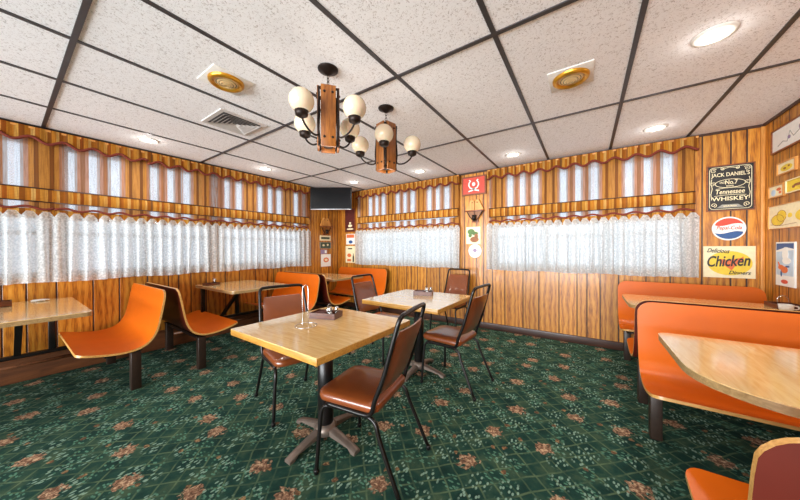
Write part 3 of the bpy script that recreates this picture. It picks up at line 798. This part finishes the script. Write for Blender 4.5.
# ------------------------------------------------------------------ chandeliers
def chandelier(loc, a0, label):
    r = thing('chandelier', label, 'chandelier', loc, a0, 'wood and iron chandeliers with opal globes')
    zc = CEIL - .002
    MB().lathe([(0, zc - .04), (.018, zc - .036), (.035, zc - .018), (.066, zc - .008), (.068, zc), (0, zc)], 24).build('canopy', 'iron', r)
    ch_ = MB(); z = 2.43; k = 0
    while z > 2.325:
        p = []
        for q in range(12):
            a = 2 * PI * q / 12; u, w = .008 * math.cos(a), .015 * math.sin(a)
            p.append((u, 0, z - .012 + w) if k % 2 else (0, u, z - .012 + w))
        ch_.tube(p, .0025, 5, closed=True); z -= .023; k += 1
    ch_.build('chain', 'iron', r)
    z0, z1 = 1.935, 2.325
    for q in range(4):
        rot = Matrix.Rotation(PI / 4 + q * PI / 2, 4, 'Z')
        p = MB().box(.058, .072, -.048, .048, z0 - .01, z1, .002, mat=rot).build('wooden_plank', 'lamp_wood', r)
        for zz in (z0 + .05, z1 - .045):
            for yy in (-.026, .026): MB().lathe([(0, 0), (.009, .001), (.006, .006), (0, .007)], 8, mat=rot @ Matrix.Translation((.072, yy, zz)) @ Matrix.Rotation(PI / 2, 4, 'Y')).build('bolt', 'iron', p)
    cg = MB()
    for zz in (z0 + .012, z1 - .02):
        for q in range(4):
            a, b = Vector((.088, 0, zz)), Vector((.088, 0, zz)); a.rotate(Matrix.Rotation(q * PI / 2, 3, 'Z')); b.rotate(Matrix.Rotation((q + 1) * PI / 2, 3, 'Z'))
            cg.bar(a, b, .006, .016)
    cg.lathe([(0, z0 + .005), (.03, z0 + .005), (.03, z0 + .012), (0, z0 + .012)], 12); cg.tube([(0, 0, z0 + .01), (0, 0, 2.335)], .008, 6)
    cg.bar((-.08, 0, z1 - .02), (.08, 0, z1 - .02), .012, .006)
    cg.build('iron_cage', 'iron', r)
    for q in range(4):
        R3 = Matrix.Rotation(q * PI / 2, 3, 'Z')
        P = [Vector(p) for p in ((.088, 0, 2.31), (.084, 0, 2.20), (.092, 0, 2.06), (.080, 0, 1.955), (.086, 0, 1.93))]
        Q = [Vector(p) for p in ((.088, 0, 2.0), (.11, 0, 1.985), (.155, 0, 1.99), (.20, 0, 2.02), (.225, 0, 2.055))]
        for v in P + Q: v.rotate(R3)
        a = MB(); a.tube(smooth_path(P, 4), .008, 6); a.tube(smooth_path(Q, 4), .0065, 6)
        arm = a.build('arm', 'iron', r)
        T = Matrix.Translation(Vector((.225, 0, 0)).copy()) ; T = R3.to_4x4() @ T
        MB().lathe([(0, 2.048), (.016, 2.05), (.036, 2.062), (.041, 2.09), (.037, 2.092), (0, 2.085)], 16, mat=T).build('globe_holder', 'iron', arm)
        gz = 2.152; pr = [(0 if abs(k) == 10 else .074 * math.cos(k * PI / 20), gz + .074 * math.sin(k * PI / 20)) for k in range(-10, 11)]
        MB().lathe(pr, 24, mat=T).build('glass_globe', 'globe', arm)
    return r
CH = [((-1.445, 1.259), math.radians(-85)), ((-1.434, 1.891), math.radians(-57))]
chandelier((CH[0][0][0], CH[0][0][1], 0), CH[0][1], 'nearer and larger-looking chandelier of amber wood planks with four cream globes')
chandelier((CH[1][0][0], CH[1][0][1], 0), CH[1][1], 'farther chandelier of amber wood planks, hanging behind the first over the green carpet')

# ------------------------------------------------------------------ ceiling fittings
def downlight(x, y, label):
    r = thing('recessed_light', label, 'ceiling light', (x, y, CEIL), 0, 'round recessed ceiling lights')
    MB().lathe([(.062, -.003), (.070, -.010), (.088, -.008), (.094, -.001), (.094, 0), (.06, 0)], 32).build('trim_ring', 'white_plastic', r)
    MB().lathe([(0, -.004), (.064, -.0035), (.064, -.001), (0, -.001)], 32).build('lens', 'glow', r)
    l = bpy.data.lights.new('spot_lamp', 'SPOT'); l.energy = SPOT_W; l.spot_size = math.radians(150); l.spot_blend = .8; l.color = (1, .95, .88); l.shadow_soft_size = .06
    o = bpy.data.objects.new('spot_lamp', l); C.objects.link(o); o.parent = r; o.location = (0, 0, -.03)
    l = bpy.data.lights.new('lamp_spill', 'POINT'); l.energy = SPILL_W; l.color = (1, .96, .90); l.shadow_soft_size = .03
    o = bpy.data.objects.new('lamp_spill', l); C.objects.link(o); o.parent = r; o.location = (0, 0, -.05)
for x, y, lb in ((.60, 2.31, 'brightest recessed light near the top right of the photo'), (.575, 3.765, 'recessed light above the black whiskey sign side of the wide back window'),
                 (-.79, 3.765, 'recessed light above the left half of the wide back window'), (-2.17, 3.73, 'recessed light above the back window beside the far chandelier'),
                 (-3.51, 3.65, 'recessed light just right of the television'), (-4.02, 2.275, 'recessed light over the left wall between the square vent and the television'),
                 (-4.02, .935, 'recessed light over the left wall, nearest to the left edge')):
    downlight(x, y, lb)
downlight(.60, .90, 'recessed light above the nearest right bench, out of the frame')
def round_vent(x, y, rz, label):
    r = thing('round_diffuser', label, 'ceiling vent', (x, y, CEIL), rz, 'brass rimmed round ceiling diffusers')
    MB().box(-.135, .135, -.135, .135, -.006, 0, .002).build('square_plate', 'white_plastic', r)
    MB().lathe([(.075, -.006), (.082, -.024), (.100, -.030), (.112, -.020), (.114, -.006)], 36).build('brass_ring', 'brass', r)
    m = MB()
    for rr, zz in ((.078, -.014), (.060, -.020), (.043, -.026), (.027, -.031)): m.lathe([(rr, zz), (rr - .012, zz - .008), (rr - .014, zz - .006), (rr - .002, zz + .002), (rr, zz)], 32)
    m.lathe([(0, -.036), (.012, -.034), (.015, -.028), (.015, -.007), (0, -.007)], 20)
    m.build('louvre_rings', 'pale_brass', r)
    MB().lathe([(0, -.0065), (.076, -.0065), (.076, -.008), (0, -.008)], 32).build('throat', 'vent_dark', r)
round_vent(-2.15, .93, 0, 'brass rimmed round diffuser above the left part of the photo near the rectangular vent')
round_vent(-.095, 2.30, 0, 'brass rimmed round diffuser on the ceiling right of the chandeliers')
def square_vent(x, y, s, label):
    r = thing('square_vent', label, 'ceiling vent', (x, y, CEIL), 0)
    m = MB(); m.box(-s, s, -s, -s + .035, -.010, 0); m.box(-s, s, s - .035, s, -.010, 0); m.box(-s, -s + .035, -s + .035, s - .035, -.010, 0); m.box(s - .035, s, -s + .035, s - .035, -.010, 0)
    m.build('vent_frame', 'vent_metal', r)
    MB().box(-s + .03, s - .03, -s + .03, s - .03, -.003, -.001).build('duct', 'vent_dark', r)
    k = 0; q = s - .045
    while q > .03:
        a = MB(); w = .007
        for (u, v) in ((1, 0), (-1, 0), (0, 1), (0, -1)):
            tilt = .022
            P = [(-q, q, -.020), (q, q, -.020), (q - tilt, q - tilt, -.005), (-q + tilt, q - tilt, -.005)]
            ang = math.atan2(v, u); R4 = Matrix.Rotation(ang, 3, 'Z')
            vs = [a.bm.verts.new(R4 @ Vector(p)) for p in P]; a.bm.faces.new(vs)
            vs2 = [a.bm.verts.new(R4 @ Vector((p[0], p[1], p[2] - .0015))) for p in P]; a.bm.faces.new(vs2[::-1])
            for e in range(4): a.bm.faces.new((vs[e], vs2[e], vs2[(e + 1) % 4], vs[(e + 1) % 4]))
        a.build('louvre', 'vent_metal', r); q -= .030; k += 1
square_vent(-2.805, 1.285, .205, 'square white louvred vent near the left wall, beside the nearer chandelier')

# ------------------------------------------------------------------ television
def television():
    c0 = Vector((-4.063, 3.595, 2.222)); yaw = math.atan2(3.81 - 3.365, -3.735 + 4.39)
    r = thing('television', 'flat black television hung high in the far corner on a bracket', 'television', c0, yaw)
    w, h = .397, .213
    MB().box(-w, w, 0, .045, -h, h, .006).build('housing', 'black_print', r)
    MB().box(-w + .012, w - .012, -.003, .001, -h + .02, h - .012).build('screen', 'tv_screen', r)
    MB().box(-w + .004, w - .004, -.005, .004, -h - .004, -h + .012, .002).build('lower_bezel', 'silver', r)
    b = MB(); b.box(-.10, .10, .045, .06, -.10, .10); b.tube([(0, .06, 0), (.02, .22, 0), (0, .42, 0)], .02, 8); b.box(-.06, .06, .42, .435, -.09, .09)
    b.build('wall_bracket', 'black', r)
television()

# ------------------------------------------------------------------ signs and pictures (local frame: x right, z up, front at -y)
def board(name, label, cat, x0, x1, z0, z1, wallpos, mat, frame=None, fw=.012, group=None, thick=.012):
    loc, rz = wallpos; cx, cz = (x0 + x1) / 2, (z0 + z1) / 2
    ca, sa = math.cos(rz), math.sin(rz)
    r = thing(name, label, cat, (loc[0] + cx * ca, loc[1] + cx * sa, cz), rz, group)
    w, h = (x1 - x0) / 2, (z1 - z0) / 2
    MB().box(-w + (fw if frame else 0), w - (fw if frame else 0), -thick, -.001, -h + (fw if frame else 0), h - (fw if frame else 0)).build('panel', mat, r)
    if frame:
        m = MB(); t = thick + .008
        m.box(-w, w, -t, -.001, h - fw, h); m.box(-w, w, -t, -.001, -h, -h + fw); m.box(-w, -w + fw, -t, -.001, -h + fw, h - fw); m.box(w - fw, w, -t, -.001, -h + fw, h - fw)
        m.build('frame', frame, r)
    return r, w, h, -thick
def shp(parent, name, mat, polys, y, d=.0015):
    m = MB()
    for i, p in enumerate(polys): m.prism(p, y - d - i * .0003, y, 'y')
    return m.build(name, mat, parent)
def strip(path, wdt):      # a thin band polygon along a 2-D path
    n = len(path); A, B = [], []
    for i, (x, z) in enumerate(path):
        x2, z2 = path[min(i + 1, n - 1)]; x1, z1 = path[max(i - 1, 0)]
        L = math.hypot(x2 - x1, z2 - z1) or 1; nx, nz = -(z2 - z1) / L, (x2 - x1) / L
        A.append((x + nx * wdt / 2, z + nz * wdt / 2)); B.append((x - nx * wdt / 2, z - nz * wdt / 2))
    return A, B
def strokes(parent, name, mat, paths, y, wdt, d=.0015):
    m = MB()
    for path in paths:
        A, B = strip(path, wdt)
        for i in range(len(A) - 1): m.prism([A[i], A[i + 1], B[i + 1], B[i]], y - d, y, 'y')
    return m.build(name, mat, parent)
def spiral(cx, cz, r0, r1, a0, turns, n=16, fx=1): return [(cx + fx * (r0 + (r1 - r0) * k / n) * math.cos(a0 + turns * 2 * PI * k / n), cz + (r0 + (r1 - r0) * k / n) * math.sin(a0 + turns * 2 * PI * k / n)) for k in range(n + 1)]
BK = ((0, YB, 0), 0); RT = ((XR, 0, 0), -PI / 2); LF = ((XL, 0, 0), PI / 2)
# black whiskey sign
r, w, h, y = board('whiskey_sign', 'square black whiskey sign with white scrollwork lettering on the back wall', 'sign', 1.055, 1.388, 1.632, 2.112, BK, 'black_print', 'frame_wood', .010)
lettering('lettering', [("JACK DANIEL'S", 0, .108, .265, .052, 0, 0, y), ('OLD', -.052, .047, .04, .02, 0, 0, y), ('No.7', .01, .035, .085, .044, 0, 0, y), ('BRAND', .0, .012, .05, .014, 0, 0, y),
                        ('Tennessee', 0, -.062, .20, .046, .2, 0, y), ('WHISKEY', 0, -.132, .255, .042, 0, 0, y), ('SOUR MASH', 0, -.197, .09, .016, 0, 0, y - .002)], 'cream', r)
sw = [rrect(-w + .022, w - .022, -h + .022, h - .022, .03, 4)]; sw = [sw[0] + [sw[0][0]]]
for sx in (-1, 1):
    sw += [spiral(sx * .115, .185, .004, .024, 0, 1.4, 20, sx), spiral(sx * .12, .045, .004, .022, 1, 1.3, 20, sx), spiral(sx * .115, -.175, .004, .024, 2, 1.4, 20, sx),
           [(sx * .128, .10), (sx * .135, .06), (sx * .125, .0), (sx * .135, -.06), (sx * .128, -.12)], spiral(sx * .05, .2, .003, .016, 0, 1.2, 14, sx)]
sw += [ell(0, .045, .105, .043, 30) + [ell(0, .045, .105, .043, 30)[0]], [(-.10, -.010), (-.04, .0), (.04, .0), (.10, -.010)], [(-.11, -.082), (-.05, -.074), (.05, -.074), (.11, -.082)], [(-.06, .196), (0, .212), (.06, .196)]]
strokes(r, 'scrollwork', 'cream', sw, y, .0045)
shp(r, 'lower_scroll', 'grey_print', [[(-.075, -.19), (-.055, -.172), (.055, -.172), (.075, -.19), (.095, -.205), (-.095, -.205)]], y)
# oval cola sign
r = thing('oval_cola_sign', 'small oval red, white and blue cola sign on the back wall', 'sign', (1.214, YB, 1.449), 0)
MB().prism(ell(0, 0, .118, .122, 36), -.014, -.001, 'y').build('panel', 'white_print', r)
def cap(sgn):
    P = ell(0, 0, .108, .108, 40); up = [(x, z) for x, z in P if z * sgn > .045]
    up.sort(key=lambda p: p[0]); lo = [(x, sgn * (.040 + .012 * math.sin(x * 28 * sgn))) for x in [up[-1][0] - (up[-1][0] - up[0][0]) * k / 12 for k in range(13)]]
    return up + lo
shp(r, 'red_field', 'red_print', [cap(1)], -.014); shp(r, 'blue_field', 'blue_print', [cap(-1)], -.014)
lettering('lettering', [('Pepsi-Cola', 0, -.022, .175, .05, .3, 0, -.0145)], 'red_print', r)
# chicken sign
r, w, h, y = board('chicken_sign', 'cream sign reading Chicken over a yellow oval, below the oval cola sign', 'sign', 1.034, 1.394, .938, 1.266, BK, 'cream')
shp(r, 'yellow_oval', 'yellow', [ell(.005, -.012, .155, .125, 36)], y)
shp(r, 'orange_shape', 'orange_print', [[(-.06, .035), (-.02, .02), (.03, .03), (.085, .045), (.10, .06), (.10, .02), (.05, -.03), (.02, -.085), (-.015, -.05), (-.05, -.02)]], y - .0015)
lettering('lettering', [('Delicious', -.075, .095, .16, .045, .35, math.radians(-4), y - .003), ('Chicken', 0, -.045, .30, .115, .35, math.radians(4), y - .0032), ('Dinners', .075, -.125, .15, .036, .35, 0, y - .003)], 'black_print', r)

# right wall pictures: local x = -world y
def rp(name, label, cat, ya, yb, z0, z1, mat, frame=None, fw=.012, group=None): return board(name, label, cat, -yb, -ya, z0 + 1.255, z1 + 1.255, RT, mat, frame, fw, group)
r, w, h, y = rp('framed_print', 'large white framed print at the top of the right wall', 'picture', 3.10, 4.105, .862, 1.08, 'white_print', 'frame_wood', .013)
strokes(r, 'faint_drawing', 'grey_print', [[(-w + .10, -.055), (-w + .18, -.03), (-w + .24, -.05), (-w + .28, .03), (-w + .33, -.03), (-w + .42, .0), (-w + .52, -.05), (-w + .66, .02), (-w + .8, -.03)]], y, .007)
shp(r, 'drawing_accents', 'lilac', [ell(-w + .27, -.02, .02, .016, 12), ell(-w + .42, .02, .016, .02, 12)], y - .001)
r, w, h, y = rp('framed_label', 'small framed yellow picture right below the large white print', 'picture', 3.74, 4.01, .645, .757, 'cream', 'corner_wood', .010)
shp(r, 'yellow_patch', 'yellow', [ell(0, -.005, .085, .028, 20)], y); shp(r, 'brown_detail', 'brown_print', [ell(-.02, -.008, .02, .010, 10), ell(.04, .004, .014, .008, 10)], y - .0015)
r, w, h, y = rp('framed_label', 'small pale picture with blue and red tints, left of the yellow one', 'picture', 3.905, 4.15, .455, .572, 'cream', 'corner_wood', .010)
shp(r, 'tinted_patches', 'pale_blue', [ell(-.045, -.01, .035, .03, 16)], y); shp(r, 'red_patches', 'orange_print', [ell(.04, .012, .035, .014, 14), ell(.06, -.018, .02, .012, 12)], y)
r, w, h, y = rp('framed_label', 'yellow rectangular picture cut by the right edge of the photo', 'picture', 3.55, 3.875, .465, .578, 'yellow', 'cream', .008)
shp(r, 'brown_detail', 'brown_print', [ell(.0, 0, .06, .012, 16), ell(-.06, -.01, .02, .012, 10)], y)
r, w, h, y = rp('wide_poster', 'wide cream poster with yellow rounded shapes at mid height on the right wall', 'picture', 3.30, 4.15, .165, .384, 'cream', 'corner_wood', .006)
shp(r, 'yellow_shapes', 'yellow', [ell(-w + .15, -.03, .10, .05, 24), ell(-w + .21, .005, .07, .05, 22), ell(-w + .33, .0, .03, .02, 14), ell(.1, -.01, .12, .05, 22)], y)
strokes(r, 'dark_outlines', 'brown_print', [ell(-w + .15, -.03, .10, .05, 24), ell(-w + .21, .005, .07, .05, 22), [(-w + .04, -.065), (-w + .20, -.082), (-w + .42, -.07)]], y - .0015, .003)
r, w, h, y = rp('tall_poster', 'tall white and blue poster with an orange figure, low on the right wall', 'picture', 3.755, 4.03, -.345, .045, 'white_print')
shp(r, 'blue_sky', 'blue_print', [[(-w + .012, h - .012), (w - .012, h - .012), (w - .012, h - .06), (.02, h - .045), (-w + .012, h - .075)]], y)
shp(r, 'pale_blue_area', 'pale_blue', [[(-w + .012, -.10), (w - .012, -.10), (w - .012, h - .07), (-w + .012, h - .09)]], y)
shp(r, 'white_figure', 'white_print', [ell(.01, .09, .045, .06, 16), ell(.03, .03, .06, .03, 16)], y - .0015)
shp(r, 'orange_figure', 'orange_print', [ell(-.05, -.03, .045, .022, 16), ell(.0, -.05, .05, .03, 16), [(-.10, .02), (-.085, .015), (-.05, -.03), (-.08, -.03)]], y - .0015)
shp(r, 'dark_boot_shape', 'blue_print', [ell(-.045, -.085, .012, .028, 10)], y - .002); shp(r, 'dark_bar_shape', 'blue_print', [ell(.045, -.02, .03, .008, 10)], y - .002)
shp(r, 'red_oval', 'red_print', [ell(0, -.155, .05, .018, 18)], y - .0015)

# ------------------------------------------------------------------ pillar between the back windows
r, w, h, y = board('framed_red_sign', 'red sign with white ribbon emblem in a wooden frame between the back windows', 'sign', -1.675, -1.285, 2.10, 2.395, BK, 'red_print', 'frame_wood', .020, None, .03)
arc = [(-.01, -.055), (-.055, -.035), (-.078, .005), (-.075, .045), (-.05, .078), (-.075, .09)]
strokes(r, 'white_ribbon', 'white_print', [arc, [(-x, z) for x, z in arc], [(.02, -.05), (-.03, -.075), (-.085, -.088)], [(-.02, -.05), (.03, -.075), (.085, -.088)]], y, .021)
shp(r, 'emblem_centre', 'white_print', [ell(0, .022, .026, .032, 14)], y - .001)
def sconce(loc, rz, label):
    r = thing('wall_sconce', label, 'wall lamp', loc, rz, 'wooden wall sconces')
    for s in (-1, 1):
        p = MB().prism([(s * .004, -.005), (s * .135, -.005), (s * .135, .02), (s * .065, .165), (s * .02, .165), (s * .004, .13)], -.045, -.020, 'y', bev=.003).build('wooden_shield', 'corner_wood', r)
        MB().prism([(s * .004, -.022), (s * .125, -.022), (s * .05, -.15), (s * .004, -.185)], -.05, -.035, 'y').build('lower_panel', 'lamp_wood', r)
        MB().lathe([(0, 0), (.009, .001), (.006, .006), (0, .007)], 10, mat=Matrix.Translation((s * .04, -.045, .12)) @ Matrix.Rotation(PI / 2, 4, 'X')).build('bolt', 'iron', p)
    MB().box(-.145, .145, -.10, -.001, -.022, -.006, .002).build('shelf', 'frame_wood', r)
    m = MB(); m.box(-.05, .05, -.019, -.001, -.19, .14, .003); m.build('back_plate', 'frame_wood', r)
    m = MB()
    for s in (-1, 1): m.tube(smooth_path([(s * .12, -.05, -.024), (s * .09, -.05, -.08), (s * .045, -.05, -.14), (s * .012, -.045, -.17)], 4), .007, 6)
    m.build('iron_bracket', 'iron', r)
    MB().lathe([(0, -.17), (.02, -.168), (.032, -.13), (.034, -.08), (.028, -.08), (.02, -.12), (0, -.16)], 16, mat=Matrix.Translation((0, -.075, 0))).build('lamp_cup', 'iron', r)
    return r
sconce((-1.46, YB, 1.255 + .60), 0, 'wooden wall sconce below the red sign, between the back windows')
sconce((XL, 3.80, 1.255 + .47), PI / 2, 'wooden wall sconce below the television on the left wall')
r, w, h, y = board('food_picture', 'small cream picture of green and brown food below the pillar sconce', 'picture', -1.612, -1.380, 1.322, 1.594, BK, 'cream', None, 0, None, .010)
shp(r, 'green_leaves', 'green_print', [ell(-.035, .06, .06, .045, 18), ell(.03, .03, .05, .03, 16), ell(-.05, .0, .03, .03, 14)], y); shp(r, 'brown_food', 'brown_print', [ell(.02, -.065, .07, .045, 20), ell(.05, -.01, .03, .04, 14)], y - .001)
r = thing('round_sign', 'round white sign with small mark below the food picture', 'sign', (-1.468, YB, 1.21), 0)
MB().prism(ell(0, 0, .105, .108, 32), -.012, -.001, 'y').build('panel', 'white_print', r)
shp(r, 'small_mark', 'lilac', [ell(0, .01, .03, .03, 14), ell(-.045, .0, .014, .01, 10), ell(.045, .0, .014, .01, 10)], -.012)
strokes(r, 'rim_line', 'grey_print', [ell(0, 0, .09, .092, 32) + [ell(0, 0, .09, .092, 32)[0]]], -.012, .005)

# ------------------------------------------------------------------ far corner pictures
def lp(name, label, cat, ya, yb, z0, z1, mat, frame=None, fw=.01): return board(name, label, cat, ya, yb, z0 + 1.255, z1 + 1.255, LF, mat, frame, fw)
r, w, h, y = lp('wall_card', 'cream card with dark lettering band just under the left wall sconce', 'sign', 3.67, 3.95, .165, .272, 'cream'); shp(r, 'dark_lettering_band', 'dark_green', [[(-.11, -.022), (.11, -.022), (.11, .022), (-.11, .022)]], y)
r, w, h, y = lp('wall_card', 'dark green picture under the cream card on the left wall', 'picture', 3.67, 3.95, .005, .135, 'dark_green', 'grey_print', .006); shp(r, 'pale_spots', 'cream', [ell(-.05, 0, .03, .02, 12), ell(.06, .01, .025, .02, 12)], y)
r, w, h, y = lp('wall_card', 'small lilac card under the dark green picture', 'picture', 3.69, 3.85, -.105, -.02, 'lilac'); shp(r, 'white_corner', 'white_print', [[(.02, -.03), (.07, -.03), (.07, .03), (.02, .03)]], y)
r, w, h, y = lp('wall_card', 'white card with a brown motif, lowest on the left wall by the corner', 'picture', 3.70, 3.95, -.37, -.115, 'white_print'); shp(r, 'brown_motif', 'orange_print', [ell(0, .01, .07, .05, 18)], y); shp(r, 'motif_centre', 'cream', [ell(0, .01, .04, .025, 14)], y - .0015)
r, w, h, y = board('maroon_picture', 'dark maroon picture high on the back wall beside the television', 'picture', -4.36, -4.06, 1.61, 2.12, BK, 'maroon', 'frame_wood', .014)
shp(r, 'pale_motif', 'cream', [ell(0, -.12, .06, .03, 16), ell(0, -.19, .10, .016, 16), ell(0, -.06, .03, .02, 12)], y)
r, w, h, y = board('wall_card', 'small orange and white card below the maroon picture', 'picture', -4.33, -4.08, 1.345, 1.57, BK, 'white_print'); shp(r, 'orange_band', 'orange_print', [[(-.11, .03), (.11, .03), (.11, .10), (-.11, .10)]], y); shp(r, 'dark_figure', 'blue_print', [ell(.01, -.06, .06, .035, 16)], y)
r, w, h, y = board('wall_card', 'tall cream card with an orange spot, lowest on the back wall by the corner', 'picture', -4.35, -4.07, .95, 1.31, BK, 'cream'); shp(r, 'orange_spot', 'orange_print', [ell(-.03, -.02, .06, .04, 18), [(-.09, -.15), (.02, -.15), (.02, -.10), (-.09, -.10)]], y); shp(r, 'dark_bottle_shape', 'black_print', [[(.07, -.16), (.11, -.16), (.11, -.05), (.098, -.02), (.098, .02), (.082, .02), (.082, -.02), (.07, -.05)]], y); shp(r, 'heading', 'black_print', [[(-.06, .11), (.06, .11), (.06, .135), (-.06, .135)]], y)

# ------------------------------------------------------------------ added fill lights below the chandeliers, whose globes hold no lamps
for (cx, cy), _a in CH:
    l = bpy.data.lights.new('chandelier_fill', 'POINT'); l.energy = CH_FILL_W; l.color = (1, .94, .86); l.shadow_soft_size = .2
    o = bpy.data.objects.new('chandelier_fill', l); C.objects.link(o); o.location = (cx, cy, 1.85)
